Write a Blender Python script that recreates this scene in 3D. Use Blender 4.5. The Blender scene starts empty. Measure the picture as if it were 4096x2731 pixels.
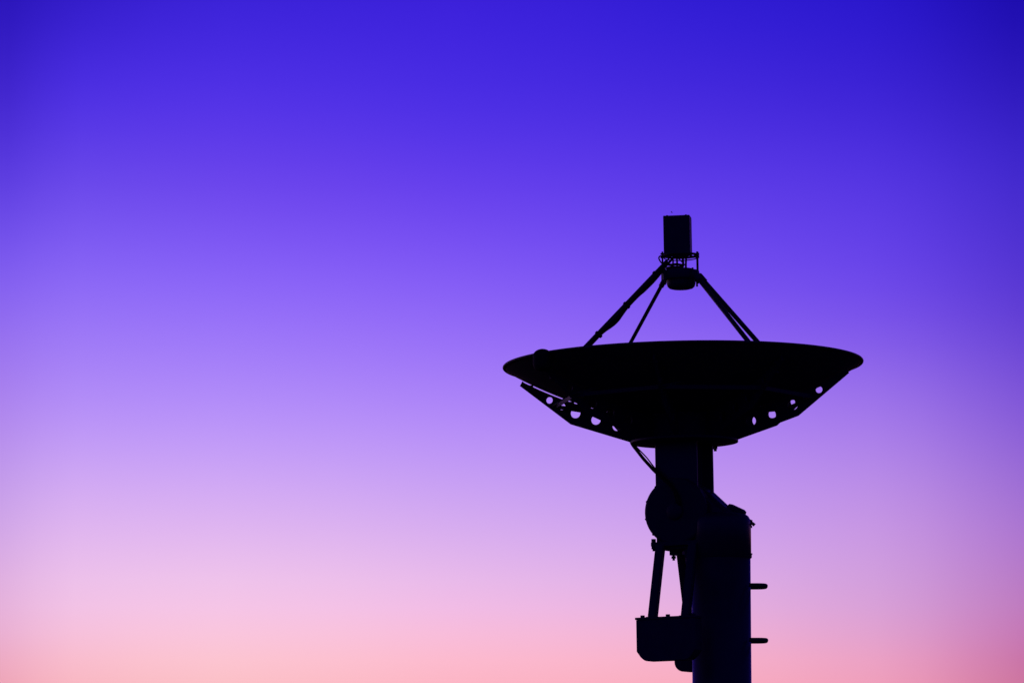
import bpy, bmesh, math, random
from math import sin, cos, tan, pi, radians, hypot, sqrt
from mathutils import Vector, Matrix
from mathutils.geometry import tessellate_polygon

random.seed(7)
SC = bpy.context.scene
COL = SC.collection

# ------------------------------------------------------------------ camera
cam_d = bpy.data.cameras.new('camera')
cam = bpy.data.objects.new('camera', cam_d)
COL.objects.link(cam)
cam.location = (-2.0676, -37.9277, 1.6)              # eye height, 38 m from the mast
cam.rotation_euler = (radians(90 + 7.63), 0, 0)
cam_d.sensor_width = 36
cam_d.lens = 135
cam_d.clip_start = 0.1
cam_d.clip_end = 30000
SC.camera = cam

SC.view_settings.view_transform = 'Standard'
SC.view_settings.look = 'None'
SC.view_settings.exposure = 0
SC.view_settings.gamma = 1
SC.view_settings.use_curve_mapping = False

# ------------------------------------------------------------------ twilight sky (world)
SUN_AZ = -4.0        # degrees to the right of +Y (the sun has set left of the antenna)
SUN_EL = -4.0
# the colours of the dusk sky, by azimuth (columns, degrees right of +Y) and elevation (rows, degrees)
SKY_AZ = (-7.6, -6.5, -4.3, -0.9, 2.4, 5.4, 7.6)
SKY_EL = (12.58, 11.29, 9.99, 8.32, 6.64, 4.97, 3.68, 3.146, 2.68)
SKY = (
 ((42,20,188),(52,28,204),(60,34,218),(60,32,220),(50,28,214),(42,22,206),(28,10,175)),
 ((64,36,206),(76,46,226),(80,48,230),(74,44,228),(68,40,222),(60,34,214),(46,24,190)),
 ((92,60,224),(104,70,234),(106,68,236),(100,62,236),(92,58,232),(84,52,226),(66,40,206)),
 ((134,98,240),(142,106,246),(142,104,248),(136,96,246),(124,86,242),(112,74,234),(90,56,212)),
 ((172,132,238),(180,142,247),(180,142,249),(174,134,248),(168,126,244),(158,116,234),(130,88,216)),
 ((206,164,232),(220,178,240),(220,178,241),(212,170,240),(204,160,238),(196,148,228),(168,116,210)),
 ((229,177,219),(242,194,230),(245,197,231),(241,188,230),(231,177,224),(216,160,216),(190,123,191)),
 ((234,174,207),(247,191,215),(251,197,217),(250,188,214),(243,178,210),(228,161,204),(198,118,178)),
 ((238,166,186),(250,186,198),(253,195,202),(254,184,200),(250,176,196),(240,160,190),(202,114,160)),
)


def lin(c):
    c = max(0.0, min(255.0, c)) / 255
    return c / 12.92 if c <= 0.04045 else ((c + 0.055) / 1.055) ** 2.4


def cub(xs, ys, x):
    """monotone cubic interpolation through the samples"""
    n = len(xs)
    if x <= xs[0]: return ys[0]
    if x >= xs[-1]: return ys[-1]
    d = [(ys[i + 1] - ys[i]) / (xs[i + 1] - xs[i]) for i in range(n - 1)]
    m = [d[0]] + [0.0 if d[i - 1] * d[i] <= 0 else 2 * d[i - 1] * d[i] / (d[i - 1] + d[i]) for i in range(1, n - 1)] + [d[-1]]
    for i in range(n - 1):
        if x <= xs[i + 1]:
            h = xs[i + 1] - xs[i]; t = (x - xs[i]) / h
            return ((1 + 2 * t) * (1 - t) ** 2 * ys[i] + t * (1 - t) ** 2 * h * m[i]
                    + t * t * (3 - 2 * t) * ys[i + 1] + t * t * (t - 1) * h * m[i + 1])


EL_UP = SKY_EL[::-1]


def sky_rgb(az, el):
    out = []
    for k in range(3):
        colv = [cub(EL_UP, [SKY[len(SKY) - 1 - r][c][k] for r in range(len(SKY))], el) for c in range(len(SKY_AZ))]
        out.append(cub(SKY_AZ, colv, az))
    return out


def build_world():
    w = bpy.data.worlds.new('World')
    SC.world = w
    w.use_nodes = True
    nt = w.node_tree
    nt.nodes.clear()
    N = nt.nodes.new
    L = nt.links.new

    def math_(op, a, b=None, clamp=False):
        n = N('ShaderNodeMath'); n.operation = op; n.use_clamp = clamp
        for i, v in enumerate((a, b)):
            if v is None: continue
            if isinstance(v, (int, float)): n.inputs[i].default_value = v
            else: L(v, n.inputs[i])
        return n.outputs[0]

    tc = N('ShaderNodeTexCoord')
    sp = N('ShaderNodeSeparateXYZ')
    L(tc.outputs['Generated'], sp.inputs[0])
    az = math_('MULTIPLY', math_('ARCTAN2', sp.outputs[0], sp.outputs[1]), 180 / pi)
    el = math_('MULTIPLY', math_('ARCSINE', sp.outputs[2]), 180 / pi)
    fac = math_('DIVIDE', math_('ADD', el, 10.0), 100.0, True)

    def ramp(stops):
        r = N('ShaderNodeValToRGB')
        e = r.color_ramp.elements
        while len(e) > 1: e.remove(e[-1])
        first = True
        for deg, rgb in stops:
            p = (deg + 10) / 100
            if first: x = e[0]; x.position = p; first = False
            else: x = e.new(p)
            x.color = (lin(rgb[0]), lin(rgb[1]), lin(rgb[2]), 1)
        L(fac, r.inputs[0])
        return r.outputs[0]

    cols = [-7.6, -7.05, -6.5, -5.4, -4.3, -2.6, -0.9, 0.8, 2.4, 3.9, 5.4, 6.1, 6.8, 7.6]
    prev = None
    for i, a in enumerate(cols):
        stops = [(-9, (14, 10, 26)), (-0.3, (150, 84, 96)), (0.2, (232, 134, 128))]
        for j in range(23):
            e_ = 2.68 + (12.58 - 2.68) * j / 22
            stops.append((e_, sky_rgb(a, e_)))
        stops += [(16, (34, 14, 150)), (24, (18, 8, 84)), (45, (9, 5, 44)), (89, (5, 3, 26))]
        c = ramp(stops)
        if prev is None: prev = c
        else:
            mx = N('ShaderNodeMix'); mx.data_type = 'RGBA'
            t = math_('DIVIDE', math_('SUBTRACT', az, cols[i - 1]), a - cols[i - 1], True)
            L(t, mx.inputs[0]); L(prev, mx.inputs[6]); L(c, mx.inputs[7])
            prev = mx.outputs[2]
    # away from the afterglow the sky falls to night
    night = ramp([(-9, (4, 3, 12)), (0, (22, 12, 84)), (12, (14, 6, 84)), (45, (9, 3, 70)), (89, (6, 3, 54))])
    aabs = math_('ABSOLUTE', math_('ADD', az, 15.0))
    mr = N('ShaderNodeMapRange'); mr.interpolation_type = 'SMOOTHSTEP'
    mr.inputs[1].default_value = 24.0; mr.inputs[2].default_value = 80.0
    L(aabs, mr.inputs[0])
    mx = N('ShaderNodeMix'); mx.data_type = 'RGBA'
    L(mr.outputs[0], mx.inputs[0]); L(prev, mx.inputs[6]); L(night, mx.inputs[7])
    bg = N('ShaderNodeBackground')
    L(mx.outputs[2], bg.inputs[0])
    # physical sky long after sunset, adds a trace of light from overhead
    sky = N('ShaderNodeTexSky')
    sky.sky_type = 'NISHITA'
    sky.sun_disc = False
    sky.sun_elevation = radians(SUN_EL)
    sky.sun_rotation = radians(SUN_AZ)
    bg2 = N('ShaderNodeBackground')
    bg2.inputs[1].default_value = 0.01
    L(sky.outputs[0], bg2.inputs[0])
    ad = N('ShaderNodeAddShader')
    L(bg.outputs[0], ad.inputs[0]); L(bg2.outputs[0], ad.inputs[1])
    out = N('ShaderNodeOutputWorld')
    L(ad.outputs[0], out.inputs[0])


build_world()

# the last glow of the sun, from behind the antenna at the left, just at the horizon
sun_d = bpy.data.lights.new('sun', 'SUN')
sun_d.energy = 0.012
sun_d.angle = radians(10)
sun_d.color = (1.0, 0.55, 0.6)
sun = bpy.data.objects.new('sun', sun_d)
COL.objects.link(sun)
_d = Vector((sin(radians(-55)) * cos(radians(2)), cos(radians(-55)) * cos(radians(2)), sin(radians(2))))
sun.rotation_euler = _d.to_track_quat('Z', 'Y').to_euler()

# ------------------------------------------------------------------ materials


def metal(name, base, rough, spec=0.4, scale=9.0, var=0.35, bump=0.1):
    m = bpy.data.materials.new(name)
    m.use_nodes = True
    nt = m.node_tree
    b = nt.nodes['Principled BSDF']
    tc = nt.nodes.new('ShaderNodeTexCoord')
    n = nt.nodes.new('ShaderNodeTexNoise')
    n.inputs['Scale'].default_value = scale
    n.inputs['Detail'].default_value = 6
    nt.links.new(tc.outputs['Object'], n.inputs['Vector'])
    mix = nt.nodes.new('ShaderNodeMix'); mix.data_type = 'RGBA'
    nt.links.new(n.outputs['Fac'], mix.inputs[0])
    mix.inputs[6].default_value = (*[c * (1 - var) for c in base], 1)
    mix.inputs[7].default_value = (*[c * (1 + var) for c in base], 1)
    nt.links.new(mix.outputs[2], b.inputs['Base Color'])
    mr = nt.nodes.new('ShaderNodeMapRange')
    mr.inputs[3].default_value = rough - 0.08; mr.inputs[4].default_value = rough + 0.12
    nt.links.new(n.outputs['Fac'], mr.inputs[0])
    nt.links.new(mr.outputs[0], b.inputs['Roughness'])
    b.inputs['Specular IOR Level'].default_value = spec
    bp = nt.nodes.new('ShaderNodeBump')
    bp.inputs['Strength'].default_value = bump
    bp.inputs['Distance'].default_value = 0.002
    n2 = nt.nodes.new('ShaderNodeTexNoise'); n2.inputs['Scale'].default_value = scale * 12
    nt.links.new(tc.outputs['Object'], n2.inputs['Vector'])
    nt.links.new(n2.outputs['Fac'], bp.inputs['Height'])
    nt.links.new(bp.outputs[0], b.inputs['Normal'])
    return m


M_PAINT = metal('dark_paint', (0.075, 0.07, 0.085), 0.55)
M_DISH = metal('dish_paint', (0.10, 0.095, 0.105), 0.65, 0.25)
M_STEEL = metal('dull_steel', (0.075, 0.07, 0.085), 0.5, 0.4, 20)
M_MAST = metal('mast_paint', (0.085, 0.08, 0.095), 0.34, 0.5, 5)
M_CAN = metal('canister_plastic', (0.028, 0.026, 0.03), 0.7, 0.15, 12)
M_RUBBER = metal('black_rubber', (0.010, 0.010, 0.012), 0.65, 0.3, 30)
M_BOX = metal('box_paint', (0.085, 0.08, 0.095), 0.5, 0.4)

# ------------------------------------------------------------------ frames of reference
U = 0.0025                                  # drawing unit: 2.5 mm
RIM = Vector((-0.3601, 0.1640, 6.4619))     # centre of the dish's rim
TILT = radians(0.80)                        # the dish leans a little to the left
AX = Vector((-sin(TILT), 0, cos(TILT)))
XX = Vector((cos(TILT), 0, sin(TILT)))
YY = Vector((0, 1, 0))
YAW = radians(26.5)                         # heading of the elevation axle
PV = (cos(YAW), -sin(YAW))
EV = (sin(YAW), cos(YAW))


def D(x, y, z):                              # dish frame
    return RIM + (XX * x + YY * y + AX * z) * U


def Mt(p, e, z):                             # mount frame: across the axle, along the axle, along the dish's axis
    return D(PV[0] * p + EV[0] * e, PV[1] * p + EV[1] * e, z)


def Wd(x, y, z):                             # mast frame: upright, units for x and y, metres for z
    return Vector((x * U, y * U, z))


# ------------------------------------------------------------------ mesh helpers


class MB:
    def __init__(self):
        self.v = []; self.f = []; self.sm = []

    def add(self, verts, faces, smooth=False):
        o = len(self.v)
        self.v += [Vector(v) for v in verts]
        for f in faces:
            self.f.append([i + o for i in f]); self.sm.append(smooth)
        return self

    def lathe(self, fr, prof, c=(0, 0), n=48, caps=True):
        """prof: list of (r, z); round the frame's third axis"""
        vs = []; fs = []
        for r, z in prof:
            for k in range(n):
                a = 2 * pi * k / n
                vs.append(fr(c[0] + r * cos(a), c[1] + r * sin(a), z))
        for i in range(len(prof) - 1):
            for k in range(n):
                k2 = (k + 1) % n
                fs.append((i * n + k, i * n + k2, (i + 1) * n + k2, (i + 1) * n + k))
        self.add(vs, fs, True)
        if caps:
            self.add(vs[:n], [tuple(range(n))[::-1]])
            self.add(vs[-n:], [tuple(range(n))])
        return self

    def prism(self, fr, poly, lo, hi, holes=(), order='pez'):
        """poly in (a, z) extruded from lo to hi along the frame's second axis (order 'pez') or
        poly in (x, y) extruded along z (order 'xyz')"""
        loops = [list(poly)] + [list(h) for h in holes]
        if order == 'pez': g = lambda a, b, t: fr(a, t, b)
        else: g = lambda a, b, t: fr(a, b, t)
        flat = [q for l in loops for q in l]
        tri = tessellate_polygon([[Vector((a, b, 0)) for a, b in l] for l in loops])
        n = len(flat)
        vs = [g(a, b, lo) for a, b in flat] + [g(a, b, hi) for a, b in flat]
        fs = [tuple(t) for t in tri] + [tuple(i + n for i in t[::-1]) for t in tri]
        o = 0
        for l in loops:
            m = len(l)
            for i in range(m):
                j = (i + 1) % m
                fs.append((o + i, o + j, o + j + n, o + i + n))
            o += m
        return self.add(vs, fs)

    def box(self, fr, a0, a1, b0, b1, c0, c1):
        vs = [fr(x, y, z) for z in (c0, c1) for y in (b0, b1) for x in (a0, a1)]
        return self.add(vs, [(0, 2, 3, 1), (4, 5, 7, 6), (0, 1, 5, 4), (2, 6, 7, 3), (0, 4, 6, 2), (1, 3, 7, 5)])

    def beam(self, p0, p1, w, h, side):
        """rectangular bar from p0 to p1 (world); w along 'side', h across"""
        d = (p1 - p0).normalized()
        s = (side - d * side.dot(d)).normalized()
        t = d.cross(s)
        vs = []
        for p in (p0, p1):
            for a, b in ((-1, -1), (1, -1), (1, 1), (-1, 1)):
                vs.append(p + s * (a * w / 2) + t * (b * h / 2))
        return self.add(vs, [(3, 2, 1, 0), (4, 5, 6, 7), (0, 1, 5, 4), (1, 2, 6, 5), (2, 3, 7, 6), (3, 0, 4, 7)])

    def tube(self, pts, r, n=14, closed=False):
        """pts: world points; r: radius in metres or a list of them"""
        m = len(pts)
        rs = r if isinstance(r, (list, tuple)) else [r] * m
        ref = None
        vs = []; fs = []
        for i, p in enumerate(pts):
            a = pts[(i - 1) % m] if (closed or i > 0) else p
            b = pts[(i + 1) % m] if (closed or i < m - 1) else p
            t = (b - a).normalized()
            if ref is None:
                ref = Vector((0, 0, 1)) if abs(t.z) < 0.9 else Vector((1, 0, 0))
            ref = (ref - t * ref.dot(t)).normalized()
            s = t.cross(ref)
            for k in range(n):
                an = 2 * pi * k / n
                vs.append(p + (ref * cos(an) + s * sin(an)) * rs[i])
        for i in range(m if closed else m - 1):
            j = (i + 1) % m
            for k in range(n):
                k2 = (k + 1) % n
                fs.append((i * n + k, i * n + k2, j * n + k2, j * n + k))
        self.add(vs, fs, True)
        if not closed:
            self.add(vs[:n], [tuple(range(n))[::-1]])
            self.add(vs[-n:], [tuple(range(n))])
        return self

    def build(self, name, mat, parent=None, bevel=0.0):
        bm = bmesh.new()
        vv = [bm.verts.new(v) for v in self.v]
        for f, s in zip(self.f, self.sm):
            try:
                fc = bm.faces.new([vv[i] for i in f]); fc.smooth = s
            except ValueError:
                pass
        bmesh.ops.remove_doubles(bm, verts=bm.verts, dist=1e-5)
        bmesh.ops.recalc_face_normals(bm, faces=bm.faces)
        me = bpy.data.meshes.new(name)
        bm.to_mesh(me); bm.free()
        me.materials.append(mat)
        o = bpy.data.objects.new(name, me)
        COL.objects.link(o)
        if parent is not None: o.parent = parent
        if bevel:
            md = o.modifiers.new('bevel', 'BEVEL')
            md.width = bevel; md.segments = 2; md.limit_method = 'ANGLE'; md.angle_limit = radians(40)
        return o


def spline(pts, n=8):
    """Catmull-Rom through world points"""
    out = []
    P = [pts[0]] + list(pts) + [pts[-1]]
    for i in range(1, len(P) - 2):
        for k in range(n):
            t = k / n
            a, b, c, d = P[i - 1], P[i], P[i + 1], P[i + 2]
            out.append(0.5 * ((2 * b) + (c - a) * t + (2 * a - 5 * b + 4 * c - d) * t * t + (3 * b - a - 3 * c + d) * t ** 3))
    out.append(pts[-1])
    return out


def ring(cx, cy, r, n=28):
    return [(cx + r * cos(2 * pi * k / n), cy + r * sin(2 * pi * k / n)) for k in range(n)]


def hexbolt(fr, p, q, prof, name='bolt', parent=None, n=6):
    """one bolt: a stack of (radius, z) steps with six sides"""
    st = []
    for i, (r, z0, z1) in enumerate(prof):
        st += [(r, z0), (r, z1)]
    return MB().lathe(fr, st, (p, q), n).build(name, M_STEEL, parent)


def hexagon(fr, mb, p, q, z0, z1, r):
    """bolt head along z"""
    mb.prism(fr, [(p + r * cos(pi * k / 3), q + r * sin(pi * k / 3)) for k in range(6)], z0, z1, order='xyz')


# ------------------------------------------------------------------ ground


def build_ground():
    n = 96
    vs = [(0, 0, 0)]; fs = []
    rad = [4, 15, 60, 250, 1000, 5000, 18000]
    for r in rad:
        for k in range(n):
            a = 2 * pi * k / n
            vs.append((r * cos(a), r * sin(a), 0))
    for k in range(n):
        fs.append((0, 1 + k, 1 + (k + 1) % n))
    for i in range(len(rad) - 1):
        for k in range(n):
            a, b = 1 + i * n + k, 1 + i * n + (k + 1) % n
            fs.append((a, a + n, b + n, b))
    m = metal('ground_soil', (0.035, 0.032, 0.028), 0.9, 0.1, 1.3, 0.5, 0.4)
    g = MB().add(vs, fs).build('ground', m)
    g['kind'] = 'structure'


build_ground()

# ------------------------------------------------------------------ the antenna
ANT = bpy.data.objects.new('satellite_antenna', None)
ANT.empty_display_size = 0.5
COL.objects.link(ANT)
ANT['label'] = 'black silhouetted satellite dish antenna facing straight up on a thick mast'
ANT['category'] = 'satellite dish'

# --- reflector: a paraboloid shell open to the sky
KP, DP, RR = 4.1e-4, 212.0, 721.0


def zd(r):
    return KP * r * r - DP


def build_reflector():
    prof = [(12 + (RR - 14) * i / 40, zd(12 + (RR - 14) * i / 40)) for i in range(41)]
    inner = [(r, z + 4) for r, z in prof[::-1]]
    m = MB()
    m.lathe(D, prof + inner, n=144, caps=False)
    m.add([D(0, 0, zd(0))] + [D(12 * cos(2 * pi * k / 144), 12 * sin(2 * pi * k / 144), zd(12)) for k in range(144)],
          [(0, 1 + k, 1 + (k + 1) % 144) for k in range(144)], True)
    o = m.build('reflector', M_DISH, ANT)
    lip = MB()
    lip.lathe(D, [(RR - 5.5 + 5.5 * cos(a), 0 + 5.5 * sin(a)) for a in [2 * pi * k / 12 for k in range(13)]], n=160, caps=False)
    lip.build('rim', M_PAINT, o)
    # flat rings rolled into the back of the shell
    return o


REF = build_reflector()

# --- eight radial ribs with lightening holes
HOLES = ((546, -119.5, 13.4), (494, -147.5, 13.3), (440, -176, 20), (357, -206, 19.5), (271, -234, 19.5))


def rib_mesh(az):
    ca, sa = cos(radians(az)), sin(radians(az))

    def fr(r, t, z):
        return D(ca * r - sa * t, sa * r + ca * t, z)
    top = [(r, zd(r) - 5.0) for r in range(650, 129, -20)]
    poly = [(130, -303), (213, -303), (461, -220), (667, -57), (656, -38)] + top
    m = MB()
    m.prism(fr, poly, -3, 3, [ring(a, b, r) for a, b, r in HOLES])
    # tabs that carry the shell
    for r in (622, 455, 300):
        m.box(fr, r - 8, r + 8, -9, 9, zd(r) - 12, zd(r - 8) + 1)
    return m, fr


RIB_AZ = [-12.25 + 45 * k for k in range(8)]
for az in RIB_AZ:
    m, fr = rib_mesh(az)
    ro = m.build('rib', M_PAINT, ANT)
    a2 = radians(az + 9.7)
    p0 = fr(536, 3, -146)
    p1 = D(467 * cos(a2), 467 * sin(a2), zd(467) + 1)
    MB().tube([p0, p1], 5.0 * U, 12).build('brace', M_STEEL, ro)

# --- stiffening ring of straight bars through the ribs
st = MB()
RS = 521.0
nv = []; nf = []
for k in range(8):
    a = radians(RIB_AZ[k])
    for r, z in ((RS - 2, -154), (RS + 2, -154), (RS + 2, -138), (RS - 2, -138)):
        nv.append(D(r * cos(a), r * sin(a), z))
for k in range(8):
    k2 = (k + 1) % 8
    for j in range(4):
        j2 = (j + 1) % 4
        nf.append((k * 4 + j, k2 * 4 + j, k2 * 4 + j2, k * 4 + j2))
st.add(nv, nf)
st.build('stiffener_ring', M_PAINT, ANT)

# --- hub under the shell
MB().lathe(D, [(150, zd(150) - 1), (150, -290), (158, -303)], n=64, caps=False).build('hub_drum', M_PAINT, ANT)
hub = MB().lathe(D, [(20, -302), (215, -302), (215, -312), (20, -312)], n=96).build('hub_plate', M_PAINT, ANT, 0.003)
for x, y in ((131, 148), (117, 160), (-60, 196)):
    hexbolt(D, x, y, ((6, -331, -322), (9, -322, -312)), 'bolt', hub)

# --- domed canister hung on the near rim
ca_, sa_ = cos(radians(218.5)), sin(radians(218.5))
prof = [(4, -72), (22, -70), (33, -62), (37, -45), (37.5, -14)]
prof += [(37.5 * cos(a) + 0.2, -14 + 29 * sin(a)) for a in [pi / 2 * k / 8 for k in range(1, 9)]]
MB().lathe(D, prof, (ca_ * 722, sa_ * 722), 32).build('domed_canister', M_CAN, ANT)

# --- four feed struts
STRUTS = (
    ((-56.1, -26.7, 415.5), (-514.0, -245.2, -77.5), 9.6),
    ((-63.6, 90.8, 357.3), (-323.6, 462.1, -79.7), 7.7),
    ((58.5, -74.9, 348.9), (332.7, -425.8, -90.7), 9.6),
    ((78.2, 36.5, 363.4), (493.2, 230.0, -88.8), 9.8),
)
struts = []
for a, b, r in STRUTS:
    s = MB().tube([D(*a), D(*b)], r * U, 18)
    struts.append(s.build('feed_strut', M_STEEL, ANT))
    d = (Vector(b) - Vector(a)).normalized()
    f_ = Vector(b)
    fo = MB().lathe(D, [(22, f_.z - 2), (22, f_.z + 8), (13, f_.z + 14)], (f_.x, f_.y), 20)
    fo.build('foot', M_STEEL, struts[-1])
# end sleeves at the collar
for i, (a, b, r) in enumerate(STRUTS):
    va, vb = Vector(a), Vector(b); d = (vb - va).normalized()
    if i == 0: continue
    MB().tube([D(*(va - d * 6)), D(*(va + d * 30))], (r + 3.2) * U, 18).build('sleeve', M_STEEL, struts[i])

# cable bundle tied along the thick strut, sagging below it
va, vb = Vector(STRUTS[0][0]), Vector(STRUTS[0][1])
L0 = (vb - va).length
dd = (vb - va) / L0


def along(t, off):
    p = va + dd * (t * L0)
    return D(p.x, p.y, p.z - off)


S0 = va.z - vb.z
TS = (0.00, 0.04, 0.075, 0.13, 0.18, 0.22, 0.25, 0.30, 0.345, 0.38, 0.42, 0.447, 0.48, 0.52, 0.557, 0.60, 0.67, 0.745, 0.85, 0.96)
OF = (7, 10, 14, 17.5, 16.5, 15, 12, 10.5, 11, 13, 19, 23, 23, 18, 12, 8, 8, 9, 12, 8)
RA = (8, 8.5, 9, 9, 9, 9, 9, 9, 9, 9, 9, 9.3, 9, 9, 9, 9, 9, 9, 9, 8)
pts = spline([along(t, o) for t, o in zip(TS, OF)], 5)
rad = []
for i in range(len(pts)):
    q = min(i / 5, len(RA) - 1.001); k = int(q)
    rad.append((RA[k] + (RA[k + 1] - RA[k]) * (q - k)) * U)
cb = MB().tube(pts, rad, 12)
pts2 = spline([along(t, o * 0.55) + Vector((0.0, -9 * U, 0)) for t, o in zip(TS, OF)], 5)
cb.tube(pts2, 5 * U, 10)
cbo = cb.build('cable_bundle', M_RUBBER, struts[0])
for t in (0.105, 0.37, 0.62):
    c = va + dd * (t * L0)
    s1 = dd.cross(Vector((0, 1, 0))).normalized(); s2 = dd.cross(s1)
    tv = []; tf = []
    n = 20
    for h_, k_ in ((-5, 1.0), (-4, 1.12), (4, 1.12), (5, 1.0)):
        for k in range(n):
            an = 2 * pi * k / n
            w = c + dd * h_ + s1 * (cos(an) * 14.6 * k_) + s2 * (sin(an) * 11 * k_) + Vector((2.0, 0, -2.6))
            tv.append(D(*w))
    for i in range(3):
        for k in range(n):
            tf.append((i * n + k, i * n + (k + 1) % n, (i + 1) * n + (k + 1) % n, (i + 1) * n + k))
    MB().add(tv, tf, True).build('cable_tie', M_RUBBER, struts[0])

# --- feed: collar, horn, ring, rods, box
FX, FY = 0.0, 0.0
col_ = MB().lathe(D, [(60, 345), (73, 345), (74, 347), (74, 378), (72, 381), (60, 381)], n=56)
collar = col_.build('feed_collar', M_STEEL, ANT)
for az in (25, 125, 205.5, 308):
    c, s = cos(radians(az)), sin(radians(az))

    def fr(r, t, z, c=c, s=s): return D(c * r - s * t, s * r + c * t, z)
    lug = MB().box(fr, 66, 84, -11, 11, 342, 376)
    lug.tube([fr(72, 0, 322), fr(72, 0, 386)], 4 * U, 10)
    lug.build('bracket', M_STEEL, collar)
prof = [(5, 307), (36, 308), (47, 311), (54.5, 318), (58, 330), (58.5, 352), (58.5, 376), (56, 380)]
prof += [(53, 386), (46, 389), (20, 391), (4, 392)]
horn = MB().lathe(D, prof, n=56).build('feed_horn', M_BOX, ANT)
MB().lathe(D, [(30, 390), (36, 391), (36, 398), (4, 399)], (-24, 8), n=36).build('horn_flange', M_STEEL, horn)

rg = MB()
rg.lathe(D, [(58, 441), (74, 441), (75, 442), (75, 446), (74, 447), (58, 447), (58, 441)], n=64, caps=False)
ringo = rg.build('feed_ring', M_STEEL, ANT)
MB().lathe(D, [(66 + 2.2 * cos(2 * pi * k / 8), 434 + 2.2 * sin(2 * pi * k / 8)) for k in range(9)], n=56, caps=False).build('wire_ring', M_STEEL, ringo)
for az in (3, 183, 255, 75):
    c, s = cos(radians(az)), sin(radians(az))
    top = 460 if az != 75 else 450
    bot = {3: 330, 183: 372, 255: 378, 75: 378}[az]
    if az in (255, 75): continue
    r_ = 67.5 if az == 3 else 73
    rr = 4.6 if az == 3 else 3.6
    hexbolt(D, c * r_, s * r_, ((rr, bot, 434), (8, 434, 440), (rr, 440, 448), (8, 448, 454), (rr, 454, top)), 'tie_rod', ANT, 12)

for x, y, r in ((-32, -20, 3.6), (-14.5, 10, 4.0), (8.5, -14, 4.6), (21, 14, 4.2)):
    MB().tube(spline([D(x, y, 396), D(x + 0.5, y, 415), D(x + (1.5 if x > 15 else 0), y, 430), D(x + 2, y, 448)], 4), r * U, 10).build('waveguide', M_STEEL, ANT)

eb = MB()
by = radians(11.5 - 2.5)
cb_, sb_ = cos(by), -sin(by)


def Fb(x, y, z):
    return D(-10.0 + cb_ * x - sb_ * y, sb_ * x + cb_ * y, z)


ebx = MB().box(Fb, -53, 53, -40, 40, 448, 599)
ebo = ebx.build('equipment_box', M_BOX, ANT, 0.003)
MB().box(Fb, -52.6, 52.6, -39.2, 39.2, 599.5, 601.5).build('box_lid', M_STEEL, ebo)
for x, y in ((-38, -30), (38, -30), (36, 30), (-38, 30)):
    hexbolt(Fb, x, y, ((4, 601, 604.5),), 'screw', ebo)
MB().lathe(D, [(8, 447.5), (40, 447.5), (40, 443.5), (8, 443.5)], n=40).build('box_base', M_STEEL, ebo)

MB().tube(spline([D(-64, -18, 402), D(-80, -24, 414), D(-88, -24, 430), D(-84, -20, 439), D(-72, -16, 440), D(-58, -10, 434)], 8), 3.0 * U, 9).build('feed_cable', M_RUBBER, ANT)
MB().tube(spline([D(-66, -24, 396), D(-50, -30, 410), D(-34, -26, 428), D(-24, -20, 440)], 8), 5.0 * U, 9).build('feed_cable', M_RUBBER, ANT)
MB().tube(spline([D(-62, -28, 402), D(-56, -30, 418), D(-46, -26, 432), D(-40, -20, 444)], 8), 3.4 * U, 9).build('feed_cable', M_RUBBER, ANT)
MB().tube(spline([D(-24, -24, 436), D(-10, -26, 428), D(4, -24, 414), D(16, -18, 402)], 8), 2.4 * U, 9).build('feed_cable', M_RUBBER, ANT)
MB().tube(spline([D(-60, -32, 404), D(-40, -38, 401), D(-18, -36, 403), D(6, -30, 400)], 8), 5.2 * U, 9).build('feed_cable', M_RUBBER, ANT)

def Mt_n(p, e, z):
    return Mt(p, e, z)


# --- neck: a square channel from the hub through the elevation drum
neck = MB().prism(Mt_n, [(-92, -84), (89, -84), (89, -73), (40, -73), (40, 73), (89, 73), (89, 84), (-92, 84)], -709, -312, order='xyz').build('neck', M_MAST, ANT, 0.006)
fl = MB().box(Mt, -108, 108, -104, 104, -727, -710)
flo = fl.build('mount_flange', M_STEEL, ANT, 0.003)
for p in (-99, 99):
    for e in (-96, 96):
        lo = -727 if e < 0 else -752
        hexbolt(Mt, p, e, ((5.5, lo - 18, lo - 10), (10, lo - 10, lo - 1), (5.5, lo - 1, -709), (10, -709, -697)), 'bolt', flo)
for p in (-76, 76):
    MB().box(Mt, p - 28, p + 28, 66, 103, -751, -727.5).build('bracket', M_STEEL, flo, 0.003)
MB().box(Mt, -88, 85, -80, 60, -738, -727.5).build('gusset', M_STEEL, flo)
MB().box(Mt, 22, 92, -70, 58, -775, -738.5).build('gusset', M_STEEL, flo)

# --- elevation drum, lying along the axle


def Ax(a, b, t):                             # axle frame: a across, b up, t along the axle
    return Mt(a, t, b - 592)


dr = MB().lathe(Ax, [(120, -104), (132, -102), (133, -98), (133, -86), (127, -84), (127, 10), (110, 18)], n=72)
dro = dr.build('elevation_drum', M_PAINT, ANT)
for k in range(12):
    a = 2 * pi * (k + 0.35) / 12
    c, s = cos(a), sin(a)
    MB().tube([Ax(131 * c, 131 * s, -94), Ax(136.5 * c, 136.5 * s, -94)], 4.2 * U, 8).build('bolt', M_STEEL, dro)
MB().lathe(Ax, [(10, -118), (30, -118), (34, -112), (34, -103)], n=36).build('axle_cap', M_STEEL, dro)

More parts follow.
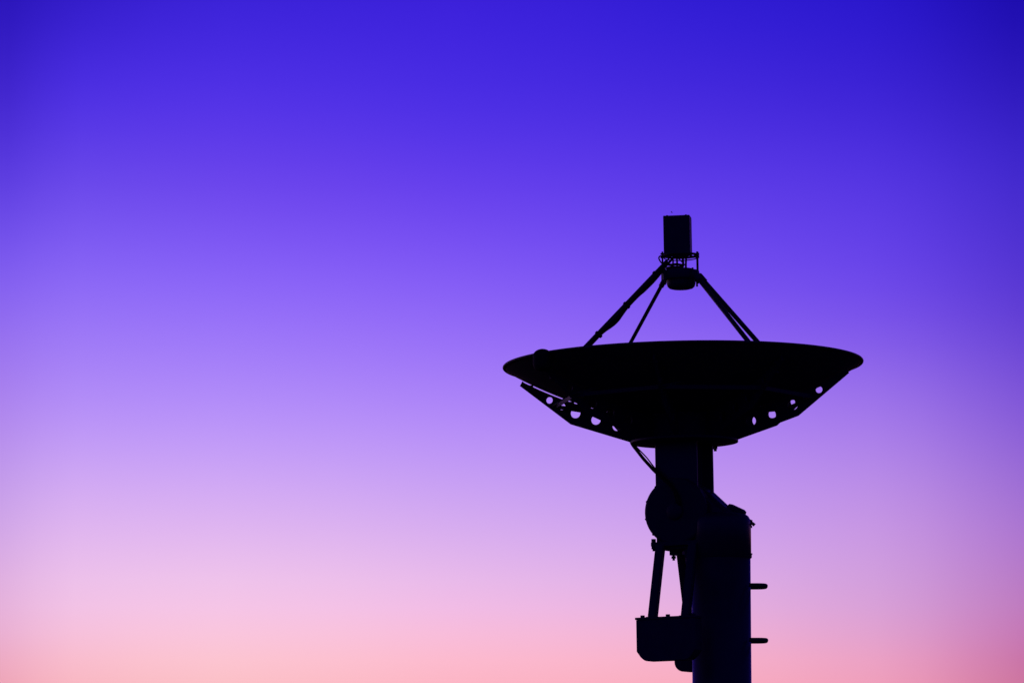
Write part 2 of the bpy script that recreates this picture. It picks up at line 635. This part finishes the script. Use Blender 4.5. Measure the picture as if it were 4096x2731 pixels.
# --- yoke web from drum to mast head
web = MB().prism(Mt, [(-40, -560), (60, -480), (107, -509), (175, -572), (215, -600), (238, -640), (238, -860),
                      (52, -860), (30, -735), (-40, -690)], -37, 37)
webo = web.build('yoke', M_MAST, ANT, 0.012)
MB().prism(Mt, [(-40, -580), (60, -500), (88, -514), (153, -574), (200, -612), (222, -650), (222, -855), (52, -855), (30, -735), (-40, -690)],
           -72, 72).build('yoke_cheek', M_MAST, webo, 0.012)
bb = MB().box(Mt, 112, 120, -5, 5, -518, -502)
bb.build('bolt', M_STEEL, webo)
cap = MB().prism(Mt, [(171, -577), (188, -564), (239, -589), (247, -598), (244, -606), (232, -616), (181, -592)], 2, 38)
cap.build('mast_cap', M_STEEL, ANT, 0.004)

# --- mast
mast = MB().lathe(Wd, [(116.5, 0.03), (116.5, 4.53)], n=96)
masto = mast.build('mast', M_MAST, ANT)
MB().lathe(Wd, [(210, 0.0), (210, 0.03), (118, 0.03), (118, 0.0)], n=64).build('base_flange', M_STEEL, masto)
hd = MB().lathe(Wd, [(116, 4.515), (119.5, 4.52), (119.5, 4.84), (119, 4.87), (116, 4.905), (109, 4.935), (96, 4.955), (60, 4.97), (10, 4.975)], n=96)
hdo = hd.build('mast_head', M_MAST, ANT)
rv = Vector((cos(radians(-2.6)), sin(radians(-2.6)), 0))
fv = Vector((-rv.y, rv.x, 0))


def Rt(r, t, z):                             # seen broadside from the front: r to the right, t away
    w = (rv * r + fv * t) * U
    return Vector((w.x, w.y, z))


MB().box(Rt, 116, 124, -5, 5, 4.555, 4.568).build('bolt', M_STEEL, hdo)
MB().box(Rt, 117, 121.5, -14, 14, 4.525, 4.553).build('clamp', M_STEEL, hdo)
MB().tube([Rt(108, 0, 4.897), Rt(124, 0, 4.882)], 6 * U, 10).build('bolt', M_STEEL, hdo)
MB().tube([Rt(112, 0, 4.889), Rt(134, 0, 4.846)], 6.5 * U, 12).build('latch_pin', M_STEEL, hdo)
MB().box(Rt, 110, 124, -6, 6, 4.820, 4.842).build('bolt', M_STEEL, hdo)
MB().box(Rt, 112, 121, -8, 8, 4.842, 4.880).build('latch', M_STEEL, hdo)

for z in (4.242, 3.707):
    r = 62
    pth = [Rt(108, -r, z), Rt(140, -r, z)]
    cr = 34
    for k in range(1, 9):
        a = -pi / 2 + pi / 2 * k / 8
        pth.append(Rt(141 + cr * cos(a), -r + cr + cr * sin(a), z))
    for k in range(0, 9):
        a = pi / 2 * k / 8
        pth.append(Rt(141 + cr * cos(a), r - cr + cr * sin(a), z))
    pth += [Rt(108, r, z)]
    MB().tube(pth, 8.4 * U, 14).build('step_rung', M_STEEL, ANT)

# --- two counterweights hung on splayed arms either side of the mast
for sgn in (-1, 1):
    e0 = 186 * sgn
    dz = 0 if sgn < 0 else -27

    def Mc(p, e, z, dz=dz): return Mt(p + dz * 0.16, e, z + dz)
    arc = [(-125, -1146), (-116, -1158), (-109, -1168), (-100, -1176), (-92, -1181.5), (-84, -1184.5)]
    if sgn > 0:
        arc = [(-125 + 40 - 40 * cos(a), -1146 - 39 * sin(a)) for a in [pi / 2 * k / 8 for k in range(9)]]
    poly = [(-125, -1023)] + arc + [(-x, z) for x, z in arc[::-1]] + [(125, -1023)]
    w = MB().prism(Mc, poly, e0 - 35, e0 + 35)
    cw = w.build('counterweight', M_BOX, ANT, 0.004)
    MB().box(Mc, -128, 128, e0 - 38, e0 + 38, -1022, -1013).build('lid', M_STEEL, cw, 0.002)
    for p in (-112, -3, 106):
        hexbolt(Mc, p, e0, ((9.5, -1013, -1003),), 'bolt', cw)
    for p in (-68, 74):
        sd = Mt(1, 0, 0) - Mt(0, 0, 0)
        a_, b_ = Mt(p, 98 * sgn, -722), Mc(p, e0, -1012)
        arm = MB().beam(a_, b_, 36 * U, 20 * U, sd)
        ao = arm.build('hanger_arm', M_STEEL, ANT, 0.002)
        f2 = MB().beam(a_ + (b_ - a_) * 0.02 + sd * 12, a_ + (b_ - a_) * 0.99 + sd * 12, 5 * U, 26 * U, sd)
        f2.build('flange', M_STEEL, ao)
        MB().box(Mc, p - 23, p + 23, e0 - 16, e0 + 16, -1013, -1010).build('foot_plate', M_STEEL, ao)

# --- cables from the hub down to the drum
cA = [Mt(-200, -72, -300), Mt(-189, -80, -316), Mt(-161, -95, -345), Mt(-132, -104, -377), Mt(-106, -110, -403), Mt(-81, -112, -429),
      Mt(-47, -110, -460), Mt(-15, -110, -489), Mt(18, -114, -536), Mt(24, -112, -570)]
MB().tube(spline(cA, 6), 6.8 * U, 12).build('power_cable', M_RUBBER, ANT)
cB = [Mt(-190, -76, -304), Mt(-169, -85, -327), Mt(-122, -98, -371), Mt(-85, -108, -413), Mt(-50, -114, -446), Mt(-12, -116, -482), Mt(8, -115, -540), Mt(16, -112, -572)]
MB().tube(spline(cB, 6), 2.6 * U, 10).build('signal_cable', M_RUBBER, ANT)
MB().lathe(Mt, [(6, -318), (9, -315), (9, -302), (6, -300)], (-188, -74), 16).build('cable_gland', M_STEEL, ANT)

# ------------------------------------------------------------------ a bird far beyond


def build_bird():
    d = Vector(((2687 - 2048) / 15360, 1.0, 0))
    c, s = cos(radians(7.63)), sin(radians(7.63))
    v = (1365.5 - 850) / 15360
    w = cam.location + Vector((d.x, c - v * s, s + v * c)) * 480
    m = MB()
    pts = [Vector((-0.11 + 0.22 * i / 8, 0, 0.02 * (i / 8))) for i in range(9)]
    m.tube(pts, [0.008, 0.022, 0.035, 0.042, 0.042, 0.038, 0.030, 0.024, 0.006], 10)
    for sg in (-1, 1):
        lo = [(0.05, 0.02, 0.0), (0.035, 0.12, 0.05), (-0.02, 0.22, 0.035), (-0.06, 0.20, 0.03), (-0.04, 0.10, 0.04), (-0.05, 0.02, 0.0)]
        a = [Vector((x, sg * y, z + 0.006)) for x, y, z in lo]
        b = [Vector((x, sg * y, z - 0.006)) for x, y, z in lo]
        n = len(a)
        m.add(a + b, [tuple(range(n)), tuple(range(2 * n - 1, n - 1, -1))] + [(i, (i + 1) % n, (i + 1) % n + n, i + n) for i in range(n)])
    m.add([Vector((-0.10, 0, 0.005)), Vector((-0.19, 0.04, 0.0)), Vector((-0.19, -0.04, 0.0)), Vector((-0.10, 0, -0.005))],
          [(0, 1, 2), (3, 2, 1), (0, 3, 1), (0, 2, 3)])
    o = m.build('bird', M_RUBBER)
    o.location = w
    o.rotation_euler = (radians(-24), radians(18), radians(-25))
    o['label'] = 'tiny dark speck of a bird flying just above the box on the antenna feed'
    o['category'] = 'bird'


build_bird()
